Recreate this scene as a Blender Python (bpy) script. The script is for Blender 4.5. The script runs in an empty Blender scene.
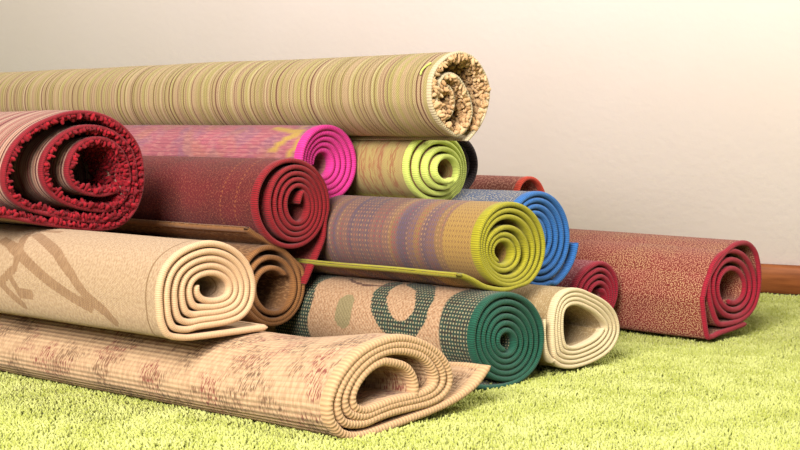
import bpy, math, random
import numpy as np
from mathutils import Vector, noise as mnoise
random.seed(7); rng = np.random.default_rng(7)
SC = bpy.context.scene; COL = SC.collection

# ------------------------------------------------------------------ camera
F_PX, H = 1500.0, 0.42
PITCH = math.atan(99 / F_PX); YAW = math.radians(133.7)
FW = np.array([math.cos(YAW)*math.cos(PITCH), math.sin(YAW)*math.cos(PITCH), -math.sin(PITCH)])
RT = np.array([math.sin(YAW), -math.cos(YAW), 0.0])
UP = np.cross(RT, FW)
EYE = np.array([0, 0, H])
def ray(u, v): return FW*F_PX + RT*(u-400) - UP*(v-225)
def at_x(u, v, X):                       # pixel -> point on the plane X = const
    d = ray(u, v); return EYE + d*((X-EYE[0])/d[0])
def at_y(u, v, Y):
    d = ray(u, v); return EYE + d*((Y-EYE[1])/d[1])
def at_floor(u, v):
    d = ray(u, v); return EYE + d*(-H/d[2])
def proj(P):
    D = P-EYE; d = D@FW
    return 400+F_PX*(D@RT)/d, 225-F_PX*(D@UP)/d, d

cam_d = bpy.data.cameras.new('camera'); cam = bpy.data.objects.new('camera', cam_d); COL.objects.link(cam)
cam.location = EYE
from mathutils import Matrix
M = Matrix(((RT[0], UP[0], -FW[0]), (RT[1], UP[1], -FW[1]), (RT[2], UP[2], -FW[2])))
cam.rotation_euler = M.to_euler()
cam_d.sensor_width = 36; cam_d.lens = 36*F_PX/800; cam_d.clip_start = 0.02
SC.camera = cam

# ------------------------------------------------------------------ material helpers
def lin(c):
    r = [((x/255)/12.92 if x/255 <= 0.04045 else ((x/255+0.055)/1.055)**2.4) for x in c]
    return (*r, 1)
DYE = [1.0, 1.0]                          # depth of dye: gain and power applied to the colours below
class NT:
    def __init__(s, name, rough=0.85, sheen=0.0):
        s.m = bpy.data.materials.new(name); s.m.use_nodes = True
        s.t = s.m.node_tree; s.n = s.t.nodes; s.b = s.n['Principled BSDF']
        s.b.inputs['Roughness'].default_value = rough
        s.b.inputs['Specular IOR Level'].default_value = 0.25
        if sheen: s.b.inputs['Sheen Weight'].default_value = sheen; s.b.inputs['Sheen Roughness'].default_value = 0.5
        uv = s.n.new('ShaderNodeUVMap'); sp = s.n.new('ShaderNodeSeparateXYZ'); s.t.links.new(uv.outputs[0], sp.inputs[0])
        s.s, s.x = sp.outputs[0], sp.outputs[1]; s.uv = uv.outputs[0]
    def put(s, sock, v):
        if isinstance(v, (int, float)): sock.default_value = v
        elif isinstance(v, tuple): sock.default_value = v if len(v) == 4 else tuple(DYE[0]*q**DYE[1] for q in lin(v)[:3])+(1,)
        else: s.t.links.new(v, sock)
    def math(s, op, a, b=0.0, c=None):
        n = s.n.new('ShaderNodeMath'); n.operation = op; s.put(n.inputs[0], a); s.put(n.inputs[1], b)
        if c is not None: s.put(n.inputs[2], c)
        return n.outputs[0]
    def mul(s, a, b): return s.math('MULTIPLY', a, b)
    def add(s, a, b): return s.math('ADD', a, b)
    def vec(s, a, b, c=0.0):
        n = s.n.new('ShaderNodeCombineXYZ'); s.put(n.inputs[0], a); s.put(n.inputs[1], b); s.put(n.inputs[2], c); return n.outputs[0]
    def noise(s, v, scale=1.0, detail=1.0, rough=0.5):
        n = s.n.new('ShaderNodeTexNoise'); s.put(n.inputs['Vector'], v); n.inputs['Scale'].default_value = scale
        n.inputs['Detail'].default_value = detail; n.inputs['Roughness'].default_value = rough; return n.outputs[0]
    def gn(s, fs, fx, z=0.0, detail=1.0):           # noise with a frequency round the roll and one along it
        return s.noise(s.vec(s.mul(s.s, fs), s.mul(s.x, fx), z), 1.0, detail)
    def step(s, v, lo, hi):
        n = s.n.new('ShaderNodeMapRange'); n.clamp = True; s.put(n.inputs[0], v)
        n.inputs[1].default_value = lo; n.inputs[2].default_value = hi; n.inputs[3].default_value = 0; n.inputs[4].default_value = 1
        return n.outputs[0]
    def band(s, v, c, w, soft):                     # 1 inside |v-c| < w
        return s.math('SUBTRACT', 1.0, s.step(s.math('ABSOLUTE', s.math('SUBTRACT', v, c)), w, w+soft))
    def sin(s, v, per, ph=0.0): return s.math('SINE', s.math('MULTIPLY_ADD', v, 2*math.pi/per, ph))
    def weave(s, ps, px):                           # 0..1 little knots
        return s.math('MULTIPLY_ADD', s.mul(s.sin(s.s, ps), s.sin(s.x, px)), 0.5, 0.5)
    def mix(s, f, a, b):
        n = s.n.new('ShaderNodeMix'); n.data_type = 'RGBA'; s.put(n.inputs[0], f); s.put(n.inputs[6], a); s.put(n.inputs[7], b); return n.outputs[2]
    def attr(s, name):
        n = s.n.new('ShaderNodeAttribute'); n.attribute_name = name; return n.outputs['Fac']
    def out(s, col, height=None, dist=0.001, strength=1.0):
        s.put(s.b.inputs['Base Color'], col)
        if height is not None:
            n = s.n.new('ShaderNodeBump'); n.inputs['Distance'].default_value = dist; n.inputs['Strength'].default_value = strength
            s.put(n.inputs['Height'], height); s.t.links.new(n.outputs[0], s.b.inputs['Normal'])
        return s.m

def yarn(name, c, dark=0.75, per=0.0045, sheen=0.1, bump=0.0007):      # overlocked edge: threads run across the edge
    n = NT(name, 0.8, sheen)
    w = n.math('MULTIPLY_ADD', n.sin(n.s, per), 0.5, 0.5)
    nz = n.gn(420, 60, 0, 2)
    f = n.step(n.add(n.mul(w, 0.6), n.mul(nz, 0.8)), 0.25, 0.95)
    d = tuple(x*dark for x in c)
    return n.out(n.mix(f, d, c), n.add(w, n.mul(nz, 0.7)), bump, 0.8)

def finish(n, col, ps=0.004, px=0.004, k=0.35, dark=(40, 30, 25), bump=0.0012):
    """weave relief + darker gaps between knots"""
    w = n.weave(ps, px); g = n.gn(500, 500, 5.0, 1)
    f = n.mul(n.step(n.add(w, n.mul(g, 0.5)), 0.65, 0.15), k)
    return n.out(n.mix(f, col, dark), n.add(w, g), bump, 0.7)

def m_striped(name, base, tint, line, light, seed):
    n = NT(name, 0.85, 0.06)
    c = n.mix(n.step(n.gn(0, 55, seed, 2), 0.42, 0.56), base, tint)
    c = n.mix(n.mul(n.step(n.gn(0, 160, seed+7, 1), 0.56, 0.64), 0.6), c, light)
    c = n.mix(n.mul(n.mul(n.step(n.gn(0, 190, seed+3, 1), 0.54, 0.6), n.step(n.gn(0, 24, seed+13, 1), 0.36, 0.55)), 0.9), c, line)
    c = n.mix(n.mul(n.mul(n.step(n.gn(0, 22, seed+9, 1), 0.45, 0.55), n.step(n.gn(0, 330, seed+4, 1), 0.5, 0.6)), 0.6), c, line)
    return finish(n, c, 0.0045, 0.0045, 0.3, tuple(x*0.45 for x in line))
def m_speckle(name, a, b, c, fs=260, fx=260, th=(0.47, 0.56), big=(14, 8), seed=0, k=0.35):
    n = NT(name, 0.85, 0.06)
    col = n.mix(n.step(n.gn(big[0], big[1], seed, 2), 0.4, 0.62), a, b)
    col = n.mix(n.step(n.gn(fs, fx, seed+2, 1), *th), col, c)
    return finish(n, col, 0.004, 0.004, k, tuple(x*0.4 for x in a))

# ------------------------------------------------------------------ mesh helpers
def mesh_obj(name, V, Fc, mat, parent=None, uvs=None, smooth=True, attrs=None):
    me = bpy.data.meshes.new(name)
    V = np.asarray(V, dtype=np.float32); Fc = np.asarray(Fc, dtype=np.int32); k = Fc.shape[1]
    me.vertices.add(len(V)); me.vertices.foreach_set('co', V.ravel())
    me.loops.add(Fc.size); me.loops.foreach_set('vertex_index', Fc.ravel())
    me.polygons.add(len(Fc)); me.polygons.foreach_set('loop_start', np.arange(0, Fc.size, k, dtype=np.int32))
    if smooth: me.polygons.foreach_set('use_smooth', np.ones(len(Fc), dtype=bool))
    if uvs is not None:
        l = me.uv_layers.new(name='UVMap'); l.data.foreach_set('uv', np.asarray(uvs, dtype=np.float32)[Fc.ravel()].ravel())
    for a, val in (attrs or {}).items():
        t = me.attributes.new(a, 'FLOAT', 'POINT'); t.data.foreach_set('value', np.asarray(val, dtype=np.float32))
    me.update(calc_edges=True); me.validate()
    me.materials.append(mat)
    o = bpy.data.objects.new(name, me); COL.objects.link(o)
    if parent: o.parent = parent
    return o
def tag(o, label, cat=None, group=None, kind=None):
    if label: o['label'] = label
    if cat: o['category'] = cat
    if group: o['group'] = group
    if kind: o['kind'] = kind
    return o

def catmull(P, n=10):
    P = np.asarray(P, float); Q = np.vstack([2*P[0]-P[1], P, 2*P[-1]-P[-2]]); out = []
    for i in range(1, len(Q)-2):
        p0, p1, p2, p3 = Q[i-1:i+3]
        for t in np.arange(n)/n:
            out.append(0.5*((2*p1)+(-p0+p2)*t+(2*p0-5*p1+4*p2-p3)*t*t+(-p0+3*p1-3*p2+p3)*t**3))
    out.append(P[-1]); return np.array(out)
def resample(P, ds):
    L = np.concatenate([[0], np.cumsum(np.linalg.norm(np.diff(P, axis=0), axis=1))])
    n = max(8, int(L[-1]/ds)); t = np.linspace(0, L[-1], n)
    return np.stack([np.interp(t, L, P[:, k]) for k in range(P.shape[1])], 1), t

def ring_pt(ring, ang):
    if ring[0] == 'e':
        _, cx, cy, rx, ry = ring; return np.array([cx+rx*math.cos(ang), cy+ry*math.sin(ang)])
    _, pts = ring[:2]; pts = np.array(pts, float)
    c = np.array(ring[2]) if len(ring) > 2 else (pts.max(0)+pts.min(0))/2
    d = pts-c; a = np.arctan2(d[:, 1], d[:, 0]); r = np.linalg.norm(d, axis=1); o = np.argsort(a); a = a[o]; r = r[o]
    pts = pts[o]; Pc = catmull(np.vstack([pts[-2:], pts, pts[:3]]), 8)[8:-8]
    d = Pc-c; aa = np.unwrap(np.arctan2(d[:, 1], d[:, 0])); rr = np.linalg.norm(d, axis=1)
    while ang < aa[0]: ang += 2*math.pi
    while ang > aa[-1]: ang -= 2*math.pi
    R = np.interp(ang, aa, rr)
    return c+R*np.array([math.cos(ang), math.sin(ang)])

def spiral(xe, rings, a0, dr, tail=(), tip=(), jitter=0.0, seed=0, grow=1.8):
    """rings: [(turn, ring, recess)], read outside to inside -> 3-D polyline (x, y, z) of the rug's end edge"""
    N = rings[-1][0]; a0 = math.radians(a0); pts = []
    r0 = rings[0][1]
    if grow:
        if r0[0] == 'e': r0 = (r0[0], r0[1], r0[2], r0[3]+grow, r0[4]+grow)
        else:
            q = np.array(r0[1], float); c = np.array(r0[2], float); dd = q-c; l = np.linalg.norm(dd, axis=1)[:, None]
            r0 = ('p', (c+dd*(l+grow)/l).tolist(), r0[2])
        rings = [(0, r0, rings[0][2])]+list(rings[1:])
    for p in tail: pts.append(at_x(p[0], p[1], xe))
    n = int(N*28)
    for i in range(n+1):
        tau = N*i/n; ang = a0+dr*2*math.pi*tau
        for k in range(len(rings)-1):
            if rings[k][0] <= tau <= rings[k+1][0]+1e-9: break
        t = (tau-rings[k][0])/(rings[k+1][0]-rings[k][0])
        p = ring_pt(rings[k][1], ang)*(1-t)+ring_pt(rings[k+1][1], ang)*t
        rec = rings[k][2]*(1-t)+rings[k+1][2]*t
        rec += jitter*mnoise.noise(Vector((tau*1.3, seed*3.1, 0.5)))
        # the recess is blended in so the silhouette ring itself stays on the end plane
        pts.append(at_x(p[0], p[1], xe-rec))
    rec = rings[-1][2]
    for p in tip: pts.append(at_x(p[0], p[1], xe-rec))
    return np.array(pts)

def frames(P):
    d = np.gradient(P[:, 1:], axis=0); d /= np.linalg.norm(d, axis=1)[:, None]+1e-12
    k = np.array([1, 2, 3, 2, 1])/9
    d = np.stack([np.convolve(np.pad(d[:, j], 2, 'edge'), k, 'valid') for j in (0, 1)], 1)
    d /= np.linalg.norm(d, axis=1)[:, None]
    return np.stack([-d[:, 1], d[:, 0]], 1)           # (ny, nz)

class Rug: pass
def make_rug(name, label, pts, t, L, m_body, m_edge, edge_w=0.016, edge_over=0.0008, slope=(0, 0), nx=36, wob=0.0015,
             ds=0.004, attr_fn=None, seed=0, edge_round=1.0, group='rolled rugs in the heap', squash=None, side_edge=.013):
    P, S = resample(catmull(pts, 4), ds)
    nrm = frames(P); n = len(P)
    base = np.array([P[:, 0].mean(), (P[:, 1].min()+P[:, 1].max())/2, P[:, 2].min()-t/2])
    root = bpy.data.objects.new(name, None); COL.objects.link(root); root.location = base; root.empty_display_size = .05
    tag(root, label, 'rug', group)
    # which side faces outwards
    cen = P[:, 1:].mean(0)
    m0 = slice(n//8, n//3)
    side = np.sign(((P[m0, 1:]-cen)*nrm[m0]).sum())
    nrm = nrm*side
    tipf = np.minimum(np.minimum(S, S[-1]-S)/(t*0.5), 1); tipf = np.sqrt(np.clip(1-(1-tipf)**2, 0.04, 1))
    def place(x, off, px=None):
        Y = P[:, 1]+nrm[:, 0]*off*tipf; Z = P[:, 2]+nrm[:, 1]*off*tipf
        X = P[:, 0]-x
        wy = np.array([wob*mnoise.noise(Vector((x*5+seed*9, s*6, 1.7)))*min(1, x/.08) for s in S[::8]])
        w = np.interp(S, S[::8], wy)
        wz = w*nrm[:, 1]; wy = w*nrm[:, 0]
        Y = Y+wy+slope[0]*x; Z = Z+wz+slope[1]*x
        if squash: Z = squash(x, Z)
        return np.stack([X, Y, Z], 1)
    # body: closed strip profile around (outer face, inner face)
    xs = np.concatenate([[edge_w*0.6], edge_w+np.linspace(0, 1, nx)**1.0*(L-edge_w)])
    V = []; UV = []; 
    for x in xs:
        for off in (t/2, -t/2):
            V.append(place(x, off)); UV.append(np.stack([S, np.full(n, x)], 1))
    V = np.concatenate(V)-base; UV = np.concatenate(UV)
    Fc = []; ar = np.arange(n-1)
    def vid(i, o, k): return (i*2+o)*n+k
    for i in range(len(xs)-1):
        Fc.append(np.stack([vid(i, 0, ar), vid(i, 0, ar+1), vid(i+1, 0, ar+1), vid(i+1, 0, ar)], 1))
        Fc.append(np.stack([vid(i, 1, ar), vid(i+1, 1, ar), vid(i+1, 1, ar+1), vid(i, 1, ar+1)], 1))
        for k in (0, n-1):
            q = [vid(i, 0, k), vid(i+1, 0, k), vid(i+1, 1, k), vid(i, 1, k)]
            Fc.append(np.array([q if k == 0 else q[::-1]]))
    Fc.append(np.stack([vid(len(xs)-1, 0, ar), vid(len(xs)-1, 0, ar+1), vid(len(xs)-1, 1, ar+1), vid(len(xs)-1, 1, ar)], 1))
    attrs = {}
    if attr_fn: attrs = attr_fn(UV[:, 0], UV[:, 1], S[-1])
    body = mesh_obj('woven_body', V, np.concatenate(Fc), m_body, root, UV, attrs=attrs)
    # overlocked edge: a rounded lip swept along the spiral
    prof = [(edge_w, 1)]; r = t/2+edge_over
    prof = [(edge_w, r*0.8), (edge_w*0.75, r), (r*0.9*edge_round, r)]
    for a in (60, 30, 0, -30, -60): prof.append((r*0.9*edge_round*(1-math.cos(math.radians(a))), r*math.sin(math.radians(a))))
    prof += [(r*0.9*edge_round, -r), (edge_w*0.75, -r), (edge_w, -r*0.8)]
    V = []; UV = []; c = 0
    for j, (x, off) in enumerate(prof):
        V.append(place(x, off)); UV.append(np.stack([S, np.full(n, j*0.003)], 1))
    V = np.concatenate(V)-base; UV = np.concatenate(UV); Fc = []
    for j in range(len(prof)-1):
        Fc.append(np.stack([j*n+ar, (j+1)*n+ar, (j+1)*n+ar+1, j*n+ar+1], 1))
    for k in (0, n-1):
        for j in range(len(prof)//2-0):
            a, b = j*n+k, (j+1)*n+k; c2, d2 = (len(prof)-2-j)*n+k, (len(prof)-1-j)*n+k
            if j+1 < len(prof)-1-j: Fc.append(np.array([[a, b, c2, d2]]))
    edge = mesh_obj('bound_edge', V, np.concatenate(Fc), m_edge, root, UV)
    if side_edge:
        k = max(3, int(side_edge/ds)); sl = slice(0, k+1); m = k+1; V = []; UV = []; Fc = []
        xs2 = np.linspace(edge_w*.8, L, nx)
        for x in xs2:
            for off in (r, -r):
                V.append(place(x, off)[sl]); UV.append(np.stack([np.full(m, x), S[sl]], 1))
        V = np.concatenate(V)-base; UV = np.concatenate(UV); a2 = np.arange(m-1)
        for i in range(nx-1):
            A, B, C2, D2 = (i*2)*m, (i*2+1)*m, (i*2+2)*m, (i*2+3)*m
            Fc.append(np.stack([A+a2, A+a2+1, C2+a2+1, C2+a2], 1)); Fc.append(np.stack([B+a2, D2+a2, D2+a2+1, B+a2+1], 1))
            Fc.append(np.array([[A, C2, D2, B], [A+m-1, B+m-1, D2+m-1, C2+m-1]]))
        mesh_obj('bound_edge', V, np.concatenate(Fc), m_edge, root, UV)
    R = Rug(); R.root = root; R.base = base; R.P = P; R.S = S; R.nrm = nrm; R.t = t; R.place = place; R.n = n; R.tip = tipf; R.slope = slope
    return R

def tufts_pile(R, mat, label, length, rad, step, depth, s0=0.0, s1=1e9, spill=0.0):
    """chunky pile on the inner face of a rolled rug, near its end"""
    ico = []
    # rounded nub: 6-sided, 4 rows
    rows = [(0, .8), (.5, 1.1), (.85, .9), (1.0, .4)]
    K = 6
    pts = []
    S = R.S; s = max(s0, step)
    while s < min(s1, S[-1]-step):
        i = np.searchsorted(S, s)
        x = -spill+rng.random()*step
        while x < depth:
            pts.append((s+rng.uniform(-.5, .5)*step, x+rng.uniform(-.5, .5)*step)); x += step*(1.0 if x < .03 else 1.7)
        s += step*0.8
    V = []; Fc = []; b = 0
    for (s, x) in pts:
        y = np.interp(s, S, R.P[:, 1]); z = np.interp(s, S, R.P[:, 2]); X = np.interp(s, S, R.P[:, 0])
        ny = np.interp(s, S, R.nrm[:, 0]); nz = np.interp(s, S, R.nrm[:, 1])
        ax = Vector((rng.normal(0, .35)+(0.45 if x < .006 else 0), -ny+rng.normal(0, .35), -nz+rng.normal(0, .35))).normalized()
        o = Vector((X-x, y-ny*R.t*.4+R.slope[0]*x, z-nz*R.t*.4+R.slope[1]*x))-Vector(R.base)
        u = ax.orthogonal().normalized(); w = ax.cross(u)
        l = length*rng.uniform(.6, 1.1); r = rad*rng.uniform(.7, 1.25)
        bend = Vector((rng.normal(), rng.normal(), rng.normal()))*l*.25
        for (h, k) in rows:
            c = o+ax*(l*h)+bend*h*h
            for q in range(K):
                a = 2*math.pi*q/K+h
                V.append(c+(u*math.cos(a)+w*math.sin(a))*r*k)
        for j in range(3):
            for q in range(K):
                Fc.append((b+j*K+q, b+j*K+(q+1) % K, b+(j+1)*K+(q+1) % K, b+(j+1)*K+q))
        for q in (0, 2):
            Fc.append((b+3*K+q, b+3*K+q+1, b+3*K+q+2, b+3*K+(q+3) % K))
        b += 4*K
    V = np.array([tuple(v) for v in V])
    uv = np.repeat(rng.random((len(V)//(4*K), 2)), 4*K, axis=0)
    o = mesh_obj('pile', V, Fc, mat, R.root, uv)
    o['kind'] = 'stuff'
    if label: o['label'] = label
    return o

def m_pile(name, a, b):
    n = NT(name, 0.85, 0.05)
    g = n.noise(n.vec(n.mul(n.s, 37.0), n.mul(n.x, 37.0)), 1.0, 0)
    return n.out(n.mix(n.step(g, .3, .7), a, b))

# strokes painted as weave pattern: (s, x) polylines in metres on the rug's own surface
def stroke_mask(s, x, strokes, soft=0.0025):
    m = np.zeros(len(s))
    for w, pl in strokes:
        for (a, b) in zip(pl[:-1], pl[1:]):
            a = np.array(a); b = np.array(b); d = b-a; L = d@d+1e-12
            bx = (s > min(a[0], b[0])-w-.02) & (s < max(a[0], b[0])+w+.02)
            idx = np.nonzero(bx)[0]
            if not len(idx): continue
            t = np.clip(((s[idx]-a[0])*d[0]+(x[idx]-a[1])*d[1])/L, 0, 1)
            dist = np.hypot(s[idx]-a[0]-t*d[0], x[idx]-a[1]-t*d[1])
            m[idx] = np.maximum(m[idx], np.clip((w-dist)/soft+.5, 0, 1))
    return m

STROKES11 = [(0.008, [(0.333, 0.3883), (0.2958, 0.281), (0.2638, 0.2183), (0.2377, 0.1818), (0.2162, 0.1348), (0.2021, 0.1168)]), (0.008, [(0.2973, 0.4129), (0.2757, 0.3483), (0.2497, 0.275), (0.2313, 0.2168), (0.2196, 0.1715)]), (0.008, [(0.3544, 0.4179), (0.3237, 0.4092), (0.2894, 0.3832), (0.2653, 0.3783), (0.2398, 0.4175)]), (0.0075, [(0.3104, 0.4568), (0.2978, 0.4044), (0.2757, 0.3483)]), (0.006, [(0.2357, 0.4144), (0.2214, 0.3877), (0.2066, 0.3558)]), (0.0075, [(0.2265, 0.363), (0.2259, 0.3314)]), (0.006, [(0.245, 0.3841), (0.2265, 0.363)]), (0.006, [(0.3544, 0.4179), (0.3536, 0.3515)])]
STROKES13 = [(0.02, [(0.3721, 0.4335), (0.4381, 0.402), (0.4696, 0.4069)]), (0.016, [(0.3752, 0.2328), (0.4034, 0.2347), (0.4321, 0.2223), (0.456, 0.1991), (0.4709, 0.1746)]), (0.017, [(0.4709, 0.1746), (0.4694, 0.1416), (0.4443, 0.121), (0.4134, 0.1257), (0.38, 0.1529), (0.3616, 0.193)])]
LIGHT13 = [(0.02, [(0.4387, 0.2997), (0.4578, 0.2992)])]
LINE13 = [(0.0032, [(0.3698, 0.3443), (0.3836, 0.3226), (0.3907, 0.2882), (0.3884, 0.248), (0.3801, 0.2257)])]
STROKES3 = [(0.006, [(0.25, 0.1135), (0.2609, 0.0596), (0.2599, 0.0356)]), (0.007, [(0.2667, 0.0325), (0.2838, 0.0591), (0.3036, 0.0803)]), (0.006, [(0.2709, 0.0301), (0.2938, 0.0198), (0.3104, 0.0327)]), (0.005, [(0.2557, 0.0412), (0.2355, 0.0421)])]

# ------------------------------------------------------------------ rug materials
DYE[:] = [.70, 1.06]
M1 = m_striped('striped_olive_weave', (190, 176, 112), (200, 172, 132), (116, 68, 54), (222, 206, 156), 1.0)
M1e = yarn('cream_thread', (232, 214, 176), .86, .005)
P1 = m_pile('cream_pile', (240, 205, 158), (222, 178, 128))
M2 = m_striped('red_cream_striped_backing', (176, 104, 96), (206, 166, 144), (84, 20, 28), (236, 206, 166), 4.0)
M2e = yarn('red_thread', (160, 28, 44), .72, .003, bump=.0004)
P2 = m_pile('red_pile', (176, 18, 40), (120, 10, 26))

n = NT('rose_mauve_weave', .85, .08)
c = n.mix(n.step(n.gn(10, 9, 1, 2), .42, .58), (196, 112, 124), (186, 108, 118))
c = n.mix(n.mul(n.step(n.gn(16, 13, 5, 2), .5, .6), .5), c, (148, 112, 134))
c = n.mix(n.mul(n.step(n.gn(14, 11, 8, 2), .52, .6), .35), c, (190, 140, 100))
c = n.mix(n.mul(n.step(n.sin(n.s, .0075), .3, .9), .4), c, (128, 60, 84))
c = n.mix(n.mul(n.step(n.gn(300, 40, 9, 1), .5, .6), .35), c, (222, 160, 150))
c = n.mix(n.attr('motif'), c, (206, 168, 86))
M3 = finish(n, c, .006, .0035, .4, (80, 40, 50))
DYE[:] = [.84, 1.05]; M3e = yarn('magenta_thread', (238, 62, 160), .72, .004); DYE[:] = [.70, 1.06]

n = NT('olive_tan_weave', .85, .08)
c = n.mix(n.step(n.gn(6, 30, 2, 2), .4, .6), (196, 176, 112), (190, 160, 108))
c = n.mix(n.mul(n.mul(n.step(n.gn(3, 60, 3, 1), .46, .56), n.step(n.gn(60, 260, 3, 1), .42, .55)), .7), c, (172, 104, 76))
M4 = finish(n, c, .004, .004, .3, (90, 70, 40))
DYE[:] = [.84, 1.05]; M4e = yarn('lime_thread', (220, 234, 122), .84, .0035); DYE[:] = [.70, 1.06]

n = NT('maroon_weave', .85, .05)
c = n.mix(n.step(n.gn(20, 10, 2, 2), .4, .62), (122, 36, 40), (108, 38, 36))
c = n.mix(n.mul(n.step(n.gn(330, 330, 4, 1), .54, .62), .55), c, (172, 96, 72))
for xx in (.055, .095):
    c = n.mix(n.mul(n.mul(n.band(n.add(n.x, n.mul(n.sin(n.s, .16), .004)), xx, .0012, .001), n.step(n.sin(n.s, .008), -.2, .3)), .45), c, (196, 120, 70))
M5 = finish(n, c, .004, .004, .4, (50, 14, 16))
M5e = yarn('dark_red_thread', (172, 34, 44), .6, .0035)

n = NT('violet_rust_weave', .85, .08)
def grid(n, ps, px, lo=-.1, hi=.5): return n.mul(n.step(n.sin(n.s, ps), lo, hi), n.step(n.sin(n.x, px), lo, hi))
hue = n.gn(3, 34, 2, 2)
c = n.mix(n.step(hue, .38, .5), (118, 96, 102), (142, 108, 98))
c = n.mix(n.step(hue, .54, .62), c, (158, 124, 84))
dotc = n.mix(n.step(n.gn(4, 60, 12, 1), .44, .56), (204, 160, 112), (176, 78, 84))
dotc = n.mix(n.step(n.gn(5, 45, 22, 1), .55, .62), dotc, (112, 100, 132))
c = n.mix(n.mul(grid(n, .0085, .007), .6), c, dotc)
c = n.mix(n.step(n.x, .083, .078), c, n.mix(n.mul(grid(n, .0085, .007), .6), (184, 148, 84), (140, 104, 70)))
M6 = finish(n, c, .0045, .0045, .4, (50, 36, 40))
DYE[:] = [.84, 1.05]; M6e = yarn('yellow_green_thread', (180, 172, 40), .74, .0035); DYE[:] = [.70, 1.06]

M7 = m_speckle('blue_grey_weave', (78, 98, 136), (108, 116, 136), (186, 176, 158), 300, 300, (.52, .6), (20, 12), 3)
DYE[:] = [.84, 1.05]; M7e = yarn('blue_thread', (58, 124, 198), .66, .004); DYE[:] = [.70, 1.06]
M8 = m_speckle('charcoal_weave', (52, 42, 46), (66, 54, 56), (110, 96, 92), 200, 200, (.56, .64), (20, 12), 5)
M8e = yarn('charcoal_thread', (64, 48, 54), .5, .006)
M9 = m_speckle('dusty_red_weave', (164, 86, 76), (150, 84, 70), (206, 146, 122), 260, 260, (.5, .58), (14, 8), 6)
DYE[:] = [.84, 1.05]; M9e = yarn('orange_red_thread', (224, 84, 60), .75, .004); DYE[:] = [.70, 1.06]
M10 = m_speckle('brown_weave', (150, 106, 66), (128, 88, 54), (182, 138, 92), 260, 80, (.5, .6), (14, 8), 7)
M10e = yarn('brown_thread', (178, 124, 72), .68, .0035)

n = NT('beige_leaf_weave', .85, .06)
c = n.mix(n.step(n.gn(200, 200, 1, 1), .4, .62), (210, 180, 146), (194, 162, 128))
c = n.mix(n.step(n.attr('motif'), .35, .65), c, n.mix(n.step(n.gn(60, 400, 3, 1), .42, .58), (164, 128, 94), (180, 144, 108)))
c = n.mix(n.band(n.x, .031, .0012, .001), c, (160, 128, 92))
M11 = finish(n, c, .004, .004, .35, (120, 92, 62))
M11e = yarn('beige_thread', (246, 206, 164), .85, .003, bump=.0004)

n = NT('beige_red_figured_weave', .85, .06)
rib = n.math('MULTIPLY_ADD', n.sin(n.s, .0085), .5, .5)
c = n.mix(n.step(n.gn(60, 200, 1, 1), .42, .6), (222, 188, 150), (204, 168, 132))
cl = n.step(n.gn(20, 15, 3, 1), .47, .56)
tick = n.step(n.gn(90, 420, 7, 1), .5, .58)
c = n.mix(n.mul(n.mul(cl, tick), .85), c, n.mix(n.step(n.gn(14, 11, 21, 1), .46, .54), (140, 50, 54), (112, 84, 62)))
cl2 = n.step(n.gn(24, 17, 33, 1), .56, .62); tick2 = n.step(n.gn(80, 300, 17, 1), .5, .56)
c = n.mix(n.mul(n.mul(cl2, tick2), .7), c, (128, 92, 66))
c = n.mix(n.mul(n.step(rib, .22, .0), .25), c, (150, 112, 80))
M12 = n.out(c, n.add(n.mul(rib, 1.6), n.gn(300, 300, 2, 1)), .001, .7)
M12e = yarn('tan_thread', (232, 190, 144), .84, .006, bump=.001)

n = NT('tan_green_check_weave', .85, .06)
knot = grid(n, .0062, .0062, -.2, .4)
tan = n.mix(n.step(n.gn(220, 220, 1, 1), .42, .6), (214, 178, 142), (188, 148, 112))
dk = n.mix(n.mul(knot, .85), n.mix(n.step(n.gn(120, 120, 4, 1), .42, .55), (62, 62, 54), (56, 80, 68)), (186, 176, 138))
wb = n.mul(n.gn(9, 0, 4, 1), .03)
mk = n.math('MAXIMUM', n.step(n.attr('motif'), .35, .65), n.step(n.add(n.x, wb), .092, .088))
mk = n.math('MAXIMUM', mk, n.mul(n.step(n.add(n.x, wb), .405, .409), n.step(n.add(n.x, wb), .50, .496)))
c = n.mix(mk, tan, dk)
c = n.mix(n.mul(n.step(n.attr('motif_light'), .35, .65), .75), c, (150, 146, 104))
c = n.mix(n.mul(n.step(n.attr('motif_line'), .35, .65), .85), c, (92, 56, 48))
M13 = finish(n, c, .0075, .0075, .35, (70, 50, 34))
DYE[:] = [.84, 1.05]; M13e = yarn('green_thread', (32, 98, 76), .6, .0035); DYE[:] = [.70, 1.06]

M14 = m_speckle('fawn_weave', (190, 162, 116), (176, 150, 104), (208, 184, 142), 240, 240, (.5, .6), (14, 8), 8)
M14e = yarn('cream_edge_thread', (250, 228, 184), .85, .0035, bump=.0005)
M15 = m_speckle('wine_weave', (164, 70, 82), (150, 66, 76), (206, 140, 140), 260, 260, (.52, .6), (14, 8), 9)
DYE[:] = [.84, 1.05]; M15e = yarn('crimson_thread', (176, 32, 58), .62, .004); DYE[:] = [.70, 1.06]

n = NT('red_fleck_weave', .85, .06)
c = n.mix(n.step(n.gn(9, 6, 2, 2), .3, .7), (146, 36, 40), (132, 42, 36))
fl = n.step(n.gn(420, 330, 4, 1), .49, .56)
c = n.mix(n.mul(fl, .85), c, n.mix(n.step(n.gn(11, 8, 6, 2), .42, .58), (232, 184, 138), (228, 168, 134)))
M16 = finish(n, c, .004, .004, .35, (90, 26, 26))
DYE[:] = [.84, 1.05]; M16e = yarn('carmine_thread', (178, 30, 56), .66, .004); DYE[:] = [.70, 1.06]

DYE[:] = [1, 1]
# ------------------------------------------------------------------ the rugs, front to back
xe_of = lambda u, v, Y: at_y(u, v, Y)[0]
RUGS = {}
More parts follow.
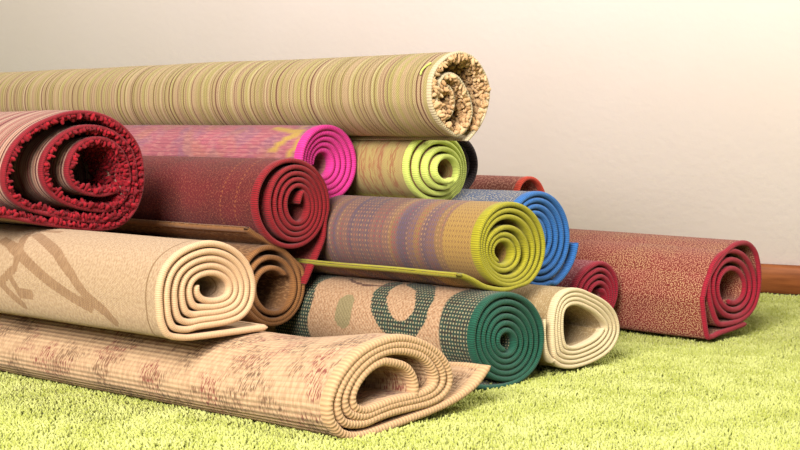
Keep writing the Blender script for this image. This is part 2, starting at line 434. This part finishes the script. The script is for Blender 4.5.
# 12 bottom figured rug
O = [(333,412),(336,393),(346,373),(362,355),(383,343),(405,338.5),(430,346),(447,360),(454,378),(450,393),(436,404),(412,411),(385,420),(360,431),(342,430)]
I = [(357,402),(358,392),(363,381),(371,371),(381,364),(395,361),(412,363),(424,369),(431,377),(432,386),(425,393),(408,398),(390,402),(372,409),(362,409)]
I2 = [(349,402),(351,390),(357,378),(367,366),(380,356),(395,351),(412,351),(427,356),(436,366),(440,378),(435,389),(420,396),(400,401),(382,408),(368,414),(355,412)]
xe = xe_of(390, 388, 1.49)
pts = spiral(xe, [(0, ('p', O, (395, 388)), 0), (2.3, ('p', I2, (397, 383)), 0), (3.28, ('p', I, (395, 385)), .0)], 152, 1,
             tail=[(491,366),(478,384),(460,398),(438,409),(412,419),(385,429),(360,436.5),(345,434),(337,426)],
             tip=[(406,366),(414,374),(417.5,385),(417,397)])
RUGS[12] = make_rug('rolled_rug', 'flattened beige rug with small red figures, nearest and lowest roll on the carpet', pts, .0105, 1.9, M12, M12e, .018,
                    nx=60, slope=(-.03, 0), seed=12, wob=.002,
                    squash=lambda x, z: z*(1-.17*min(1, max(0, x-.04)/.15)))
# 11 leaf rug
O = [(178,337),(167,329),(163,312),(162,290),(167,270),(179,255),(196,245.5),(213,242),(231,246),(246,257),(255,273),(257.5,290),(254,308),(244,320),(226,327),(200,332)]
xe = xe_of(210, 289, 1.395)
pts = spiral(xe, [(0, ('p', O, (210, 289)), 0), (1, ('p', [(210+(a-210)*.885, 289+(b-289)*.865) for a, b in O], (210, 289)), 0.0), (5.23, ('e', 213.5, 289, 15, 10.5), .006)], 118, 1,
             tail=[(268,327.5),(240,331.5),(210,335.5),(193,337.5)])
RUGS[11] = make_rug('rolled_rug', 'beige rug with brown branch pattern, lying on the lowest roll under the red shaggy rug', pts, .0082, 1.5, M11, M11e, .010,
                    nx=300, seed=11, attr_fn=lambda s, x, L: {'motif': stroke_mask(s, x, STROKES11)})
# 10 brown rug
xe = xe_of(272, 285, 1.72)
pts = spiral(xe, [(0, ('e', 272, 283, 31, 40), 0), (1, ('e', 273, 286, 28, 37), 0), (2.93, ('e', 275, 289, 17, 19.5), 0)], -20, 1,
             tail=[(248,228),(257,235),(269,241),(283,250),(294,260)])
RUGS[10] = make_rug('rolled_rug', 'brown rug with a hollow centre and loose flap, tucked behind the beige leaf rug', pts, .0075, 1.5, M10, M10e, .014, seed=10)
# 13 green edged
O = [(479,380),(497,386),(520,379),(537,362),(543.5,338),(541,317),(530,301),(512,293),(495,295.5),(482,306),(475,323),(472,345),(473,365)]
xe = xe_of(505, 337, 1.87)
pts = spiral(xe, [(0, ('p', O, (507, 340)), 0), (1, ('e', 507.5, 339, 31.5, 40.5), 0.002), (6, ('e', 507, 342, 6.5, 8), 0)], 95, -1,
             tail=[(474,386),(488,388)])
RUGS[13] = make_rug('rolled_rug', 'tan patterned rug with dark green edge, on the carpet under the yellow-green roll', pts, .0076, 1.6, M13, M13e, .014,
                    nx=300, seed=13, attr_fn=lambda s, x, L: {'motif': stroke_mask(s, x, STROKES13), 'motif_light': stroke_mask(s, x, LIGHT13), 'motif_line': stroke_mask(s, x, LINE13, .0015)})
# 14 cream edged
O = [(556,360),(553.5,345),(554,320),(558,302),(566,292),(578,289),(591,294),(604,301),(614,311),(618.5,325),(617,338),(608,351),(590,361),(570,365.5)]
I = [(568,345),(565,336),(564.5,322),(565.5,311),(570,305),(578,304),(586,307),(594,312),(601,319),(604.5,326),(603,332),(596,339),(586,344),(576,347)]
xe = xe_of(582, 327, 2.08)
pts = spiral(xe, [(0, ('p', O, (583, 326)), 0), (4.36, ('p', [(a, b+(2.5 if b < 325 else 0)) for a, b in I], (582, 328)), 0)], 130, -1,
             tail=[(546,319),(545.5,335),(548,352),(554,362)])
RUGS[14] = make_rug('rolled_rug', 'fawn rug with cream edge and triangular hollow centre, right of the green edged roll', pts, .006, 1.6, M14, M14e, .014, seed=14)
# 15 crimson
O = [(570,303),(574,286),(584,271),(600,261),(611,266),(617,280),(616,297),(608,315),(596,324),(580,320)]
xe = xe_of(597, 291, 2.40)
pts = spiral(xe, [(0, ('p', O, (596, 292)), 0), (4.6, ('e', 600, 298, 6.5, 9), 0)], 150, -1)
RUGS[15] = make_rug('rolled_rug', 'small crimson edged roll between the cream edged rug and the large red rug', pts, .0075, 1.5, M15, M15e, .014, seed=15)
# 16 large red
O = [(709,325),(707,305),(711.5,282),(721,263),(733,249),(745,244),(755,250),(760,268),(760,290),(755,308),(744,319),(729,325),(715,331)]
xe = xe_of(730, 290, 2.58)
pts = spiral(xe, [(0, ('p', O, (732, 287)), 0), (.65, ('p', O, (732, 287)), 0), (1.05, ('e', 734.5, 285.5, 24.5, 37), 0), (3.9, ('e', 734, 288, 11, 14.5), .006)], 150, 1, grow=3.2,
             tail=[(747,324),(735,328.5),(722,333),(713,337),(708.5,334)])
RUGS[16] = make_rug('rolled_rug', 'large red rug with tan flecks, rightmost roll lying on the carpet near the wall', pts, .009, 1.5, M16, M16e, .009, seed=16, slope=(.08, 0))
# 5 maroon
xe = xe_of(292, 204, 1.757)
pts = spiral(xe, [(0, ('e', 292.5, 204, 35.5, 43), 0), (.85, ('e', 292.5, 204, 34, 42.5), 0), (1.35, ('e', 296.5, 205, 27.5, 37.5), .0), (5.25, ('e', 300, 206, 9.5, 15), .004)], 22, -1,
             tail=[(306,284),(312,270),(318.5,255),(325,238)], tip=[(301,198),(300,204)], grow=1.2)
RUGS[5] = make_rug('rolled_rug', 'maroon rug with dark red bound edge, resting on the brown flap below the magenta roll', pts, .0064, 1.5, M5, M5e, .015, seed=5)
# 6 yellow green
xe = xe_of(512, 245, 1.93)
pts = spiral(xe, [(0, ('e', 512, 245, 32, 41.5), 0), (3.1, ('e', 507.5, 249, 22, 28), 0.002), (3.5, ('e', 505.5, 251, 18.5, 21.5), .002), (5.85, ('e', 503, 252, 8.5, 10), .006)], 60, -1,
             tail=[(462,275),(474,280),(487,287),(505,290),(519,286)])
RUGS[6] = make_rug('rolled_rug', 'violet and rust woven rug with bright yellow-green edge, resting on the dark green edged roll', pts, .0068, 1.5, M6, M6e, .017, seed=6)
# 7 blue
xe = xe_of(541, 238, 2.16)
pts = spiral(xe, [(0, ('e', 541, 238, 31, 46), 0), (5.3, ('e', 535, 238, 8, 14), .004)], 70, 1,
             tail=[(578.5,243),(575,258),(568,272),(558,283)])
RUGS[7] = make_rug('rolled_rug', 'blue-grey rug with bright blue bound edge, behind the yellow-green roll', pts, .0078, 1.5, M7, M7e, .016, seed=7)
# 2 red shag
xe = xe_of(85, 168, 1.445)
raw = [(-12,215),(10,217),(35,222),(62,226),(92,229),(118,226),(134,212),(142,192),(143.5,170),(138,146),(122,126),(101,115),(77,112.5),(52,119),(30,131),(13,150),(5,175),(10,195),
       (28,208),(58,216),(88,221),(114,219),(129,208),(136,190),(136,166),(130,147),(115,133),(97,127),(78,128),(61,137),(48,152),(43,170),(48,188),(63,201),(88,209),(110,210),(123,202),
       (130,186),(129,166),(121,149),(108,140),(92,139),(79,146),(71,159),(69,174),(75,186),(88,193),(103,195),(119,191)]
pts = np.array([at_x(u, v, xe-.0*i) for i, (u, v) in enumerate(raw)])
pts = catmull(pts, 4)
RUGS[2] = make_rug('shaggy_rug', 'red shaggy rug with striped pink and cream back, rolled up on the beige leaf rug', pts, .0055, 1.3, M2, M2e, .012, seed=2, wob=.003)
tufts_pile(RUGS[2], P2, 'thick red pile', .0095, .0032, .0055, .11)
# 3 magenta
xe = xe_of(328, 162, 1.89)
pts = spiral(xe, [(0, ('e', 329, 161.5, 26.5, 35.5), 0), (4.8, ('e', 322.5, 163, 9, 11.5), .016)], 100, -1)
RUGS[3] = make_rug('rolled_rug', 'rose pink rug with vivid magenta bound edge, under the long striped roll', pts, .0078, 1.6, M3, M3e, .02, nx=120, seed=3,
                   attr_fn=lambda s, x, L: {'motif': stroke_mask(s, x, STROKES3)})
# 4 lime
xe = xe_of(434, 168, 2.05)
pts = spiral(xe, [(0, ('e', 434, 168, 31, 36.5), 0), (4.2, ('e', 449, 171, 8.5, 10), -.05)], 120, -1)
RUGS[4] = make_rug('rolled_rug', 'olive tan rug with pale lime edge, under the end of the long striped roll', pts, .0075, 1.6, M4, M4e, .014, seed=4)
# 8 charcoal
xe = xe_of(456, 163, 2.19)
pts = spiral(xe, [(0, ('e', 456, 163, 22, 28), 0), (2.3, ('e', 451, 163, 9, 12), .02)], 110, -1)
RUGS[8] = make_rug('rolled_rug', 'charcoal roll mostly hidden behind the pale lime edged rug', pts, .011, 1.4, M8, M8e, .016, seed=8)
# 9 orange-red
xe = xe_of(531, 201, 2.46)
O = [(514,205),(516,188),(522,177),(531,173.5),(540,178),(546,190),(548,210),(545,235),(538,249),(528,250),(519,240),(514,225)]
pts = spiral(xe, [(0, ('p', O, (531, 212)), 0), (1.4, ('e', 531, 214, 10, 26), .03)], 110, -1)
RUGS[9] = make_rug('rolled_rug', 'dusty red rug whose arched orange-red edge shows above the blue edged roll', pts, .0065, 1.4, M9, M9e, .014, seed=9)
# 1 striped on top
O = [(432,88),(435,73),(444,61),(458,53.5),(473,58),(484,73),(488.5,90),(486,108),(480,123),(471,135),(463,141.5),(452,135),(440,122),(433,106)]
xe = xe_of(460, 97, 1.97)
R1 = ('p', [(438,92),(441,78),(450,70),(461,75),(468,88),(471,103),(467,119),(459,130),(450,127),(441,115)], (455, 100))
pts = spiral(xe, [(0, ('p', O, (460, 97)), 0), (.75, ('p', O, (460, 97)), 0), (1.2, R1, .0), (2, ('e', 447, 99, 9.5, 19), .002), (2.7, ('e', 445, 98, 5, 9), .004)], 80, -1)
RUGS[1] = make_rug('striped_rug', 'long olive and tan striped rug with shaggy cream inside, on top of the heap', pts, .004, 2.3, M1, M1e, .010, seed=1, wob=.0025, nx=60)
tufts_pile(RUGS[1], P1, 'cream shaggy pile', .012, .0036, .0062, .07, s0=.03)

# a loose lime thread lying on the striped rug near its end
def surface_pt(R, u, v, lift):
    best = None
    for x in np.linspace(0, .25, 126):
        Q = R.place(x, R.t/2+lift)[::2]
        D = Q-EYE; d = D@FW; e = (400+F_PX*(D@RT)/d-u)**2+(225-F_PX*(D@UP)/d-v)**2
        k = np.argmin(e+d*3)
        if best is None or e[k]+d[k]*3 < best[0]: best = (e[k]+d[k]*3, Q[k])
    return best[1]
def thread(R, px, rad, mat):
    C = catmull([surface_pt(R, u, v, .0035) for u, v in px], 6); V = []; Fc = []; K = 6
    for i, c in enumerate(C):
        d = Vector(C[min(i+1, len(C)-1)]-C[max(i-1, 0)]).normalized(); a = d.orthogonal().normalized(); b = d.cross(a)
        for q in range(K): V.append(Vector(c-R.base)+(a*math.cos(q*6.2832/K)+b*math.sin(q*6.2832/K))*rad)
    for i in range(len(C)-1):
        for q in range(K): Fc.append((i*K+q, i*K+(q+1) % K, (i+1)*K+(q+1) % K, (i+1)*K+q))
    V = np.array([tuple(v) for v in V])
    o = mesh_obj('loose_thread', V, Fc, mat, R.root, np.zeros((len(V), 2))); o['label'] = 'lime green loose thread'
thread(RUGS[1], [(420, 75), (422, 69), (426, 65), (431, 63)], (.0017), M4e)

# ------------------------------------------------------------------ room
wall_yaw = math.radians(13)
W0 = at_floor(780, 292); wd = np.array([math.cos(wall_yaw), math.sin(wall_yaw), 0]); wn = np.array([-wd[1], wd[0], 0])
FZ = -.021
n = NT('cream_wall_paint', .9)
tc = n.n.new('ShaderNodeTexCoord')
g = n.noise(tc.outputs['Object'], 2.2, 3); g2 = n.noise(tc.outputs['Object'], 60, 3)
MW = n.out(n.mix(n.step(g, .3, .7), (240, 227, 221), (237, 223, 215)), n.add(g2, n.mul(g, 2)), .0015, .35)
n = NT('stained_wood', .45)
tc = n.n.new('ShaderNodeTexCoord')
mp = n.n.new('ShaderNodeMapping'); mp.inputs['Scale'].default_value = (2, 30, 60); n.t.links.new(tc.outputs['Object'], mp.inputs[0])
g = n.noise(mp.outputs[0], 1.5, 4)
MB = n.out(n.mix(n.step(g, .3, .7), (150, 88, 48), (118, 66, 34)), g, .0006, .5)
def slab(name, p0, along, length, out, thick, z0, z1, mat):
    a = np.array(p0); b = a+along*length; o = -out*thick      # out points away from the room
    V = []
    for z in (z0, z1):
        for q in (a, b, b-o, a-o): V.append((q[0], q[1], z))
    Fc = [(0, 1, 5, 4), (1, 2, 6, 5), (2, 3, 7, 6), (3, 0, 4, 7), (4, 5, 6, 7), (3, 2, 1, 0)]
    return mesh_obj(name, V, Fc, mat, None, smooth=False)
w = slab('wall_back', W0-wd*4.2, wd, 7.2, wn, .1, FZ, 2.5, MW); w['kind'] = 'structure'
# baseboard with a softened top edge
prof = [(0, 0), (-.014, 0), (-.014, .062), (-.011, .069), (-.004, .072), (0, .072)]
V = []; A = W0-wd*4.2; B = A+wd*7.2
for q in (A, B):
    for (o, z) in prof: V.append((q[0]+wn[0]*o, q[1]+wn[1]*o, z-.002))
k = len(prof); Fc = [(i, (i+1) % k, (i+1) % k+k, i+k) for i in range(k)]
b = mesh_obj('baseboard_back', V, Fc, MB, None, smooth=False); b['kind'] = 'structure'

n = NT('green_carpet_backing', .95)
MF = n.out((128, 140, 40))
V = [(-6, -.5, FZ), (3, -.5, FZ), (3, 4.6, FZ), (-6, 4.6, FZ)]
fo = mesh_obj('floor', V, [(0, 1, 2, 3)], MF, None, smooth=False); fo['kind'] = 'structure'

# carpet pile
n = NT('lime_carpet_yarn', .85, .1)
g = n.noise(n.vec(n.mul(n.s, 1), n.mul(n.x, 1)), 6.0, 2)
r = n.attr('rnd')
cc = n.mix(r, (146, 152, 62), (190, 194, 118))
cc = n.mix(n.mul(n.step(g, .35, .7), .3), cc, (166, 174, 76))
MC = n.out(cc)
def carpet():
    sp = .0043
    xs = np.arange(-3.9, .15, sp); ys = np.arange(.55, 4.1, sp)
    X, Y = np.meshgrid(xs, ys); X = X.ravel(); Y = Y.ravel()
    X = X+rng.uniform(-.6, .6, len(X))*sp; Y = Y+rng.uniform(-.6, .6, len(Y))*sp
    Pt = np.stack([X, Y, np.zeros(len(X))], 1)
    D = Pt-EYE; d = D@FW; u = 400+F_PX*(D@RT)/d; v = 225-F_PX*(D@UP)/d
    ok = (d > 1.0) & (u > -330) & (u < 1180) & (v < 640)
    ok &= ((Pt-W0)@wn < -.016)
    # nothing grows where the bottom rolls press the pile flat or where the heap hides it
    ok &= ~((Y > 1.47) & (Y < 2.52) & (X < -1.75))
    ok &= ~((Y > 2.5) & (X < -2.3))
    Pt = Pt[ok]; u = u[ok]; d = d[ok]
    keep = rng.random(len(Pt)) < np.clip(3.2/d**1.2, 0, 1)
    Pt = Pt[keep]; N = len(Pt)
    # combed clumps
    lx = np.array([mnoise.noise(Vector((p[0]*38, p[1]*38, 0))) for p in Pt]); ly = np.array([mnoise.noise(Vector((p[0]*38, p[1]*38, 9))) for p in Pt])
    lz = np.array([mnoise.noise(Vector((p[0]*14, p[1]*14, 4))) for p in Pt])
    ax = np.stack([lx*.55+rng.normal(0, .3, N), ly*.55+rng.normal(0, .3, N), np.ones(N)], 1); ax /= np.linalg.norm(ax, axis=1)[:, None]
    L = (.0195+.003*lz+rng.normal(0, .0012, N))[:, None]
    rr = rng.uniform(.0014, .0021, N)[:, None]
    rows = [(0, .9), (.7, 1.15), (1.0, .75)]; K = 4; V = np.zeros((N, 3*K, 3))
    u1 = np.cross(ax, [0, 1, .01]); u1 /= np.linalg.norm(u1, axis=1)[:, None]; w1 = np.cross(ax, u1)
    ph = rng.uniform(0, 6.28, N)[:, None]; bend = np.stack([rng.normal(0, .22, N), rng.normal(0, .22, N), np.zeros(N)], 1)*L
    base = Pt+np.array([0, 0, FZ])
    for j, (h, k) in enumerate(rows):
        c = base+ax*L*h+bend*h*h
        for q in range(K):
            a = ph+q*math.pi*2/K; V[:, j*K+q] = c+(u1*np.cos(a)+w1*np.sin(a))*rr*k
    f = []
    for j in range(2):
        for q in range(K): f.append((j*K+q, j*K+(q+1) % K, (j+1)*K+(q+1) % K, (j+1)*K+q))
    f.append((2*K, 2*K+1, 2*K+2, 2*K+3)); f = np.array(f)
    Fc = (f[None]+(np.arange(N)*3*K)[:, None, None]).reshape(-1, 4)
    rnd = np.clip(.5+.5*lz+rng.normal(0, .25, N), 0, 1)
    o = mesh_obj('carpet_pile', V.reshape(-1, 3), Fc, MC, None, uvs=np.repeat(Pt[:, :2], 3*K, axis=0), attrs={'rnd': np.repeat(rnd, 3*K)})
    tag(o, 'lime green shaggy carpet pile covering the floor up to the baseboard', 'carpet', kind='stuff')
    print('tufts', N)
carpet()

# ------------------------------------------------------------------ light
wd_ = bpy.data.worlds.new('world'); SC.world = wd_; wd_.use_nodes = True
wd_.node_tree.nodes['Background'].inputs[0].default_value = (1.0, .97, .93, 1); wd_.node_tree.nodes['Background'].inputs[1].default_value = .42
def sun(direction, energy, angle, color):
    l = bpy.data.lights.new('key_sun', 'SUN'); l.energy = energy; l.angle = math.radians(angle); l.color = color
    o = bpy.data.objects.new('key_sun', l); COL.objects.link(o)
    o.rotation_euler = Vector(direction).to_track_quat('Z', 'Y').to_euler(); return o
def area(loc, target, size, power, color):
    l = bpy.data.lights.new('soft_light', 'AREA'); l.energy = power; l.size = size; l.color = color
    o = bpy.data.objects.new('soft_light', l); COL.objects.link(o); o.location = loc
    o.rotation_euler = (Vector(loc)-Vector(target)).to_track_quat('Z', 'Y').to_euler(); return o
sun((.45, .5, 1), 2.35, 6, (1, .95, .87))
area((0.5, -2.8, 2.7), (-2.2, 2.9, .4), 2.4, 720, (1, .94, .88))
SC.view_settings.view_transform = 'Standard'; SC.view_settings.look = 'None'; SC.view_settings.exposure = 0; SC.view_settings.gamma = 1
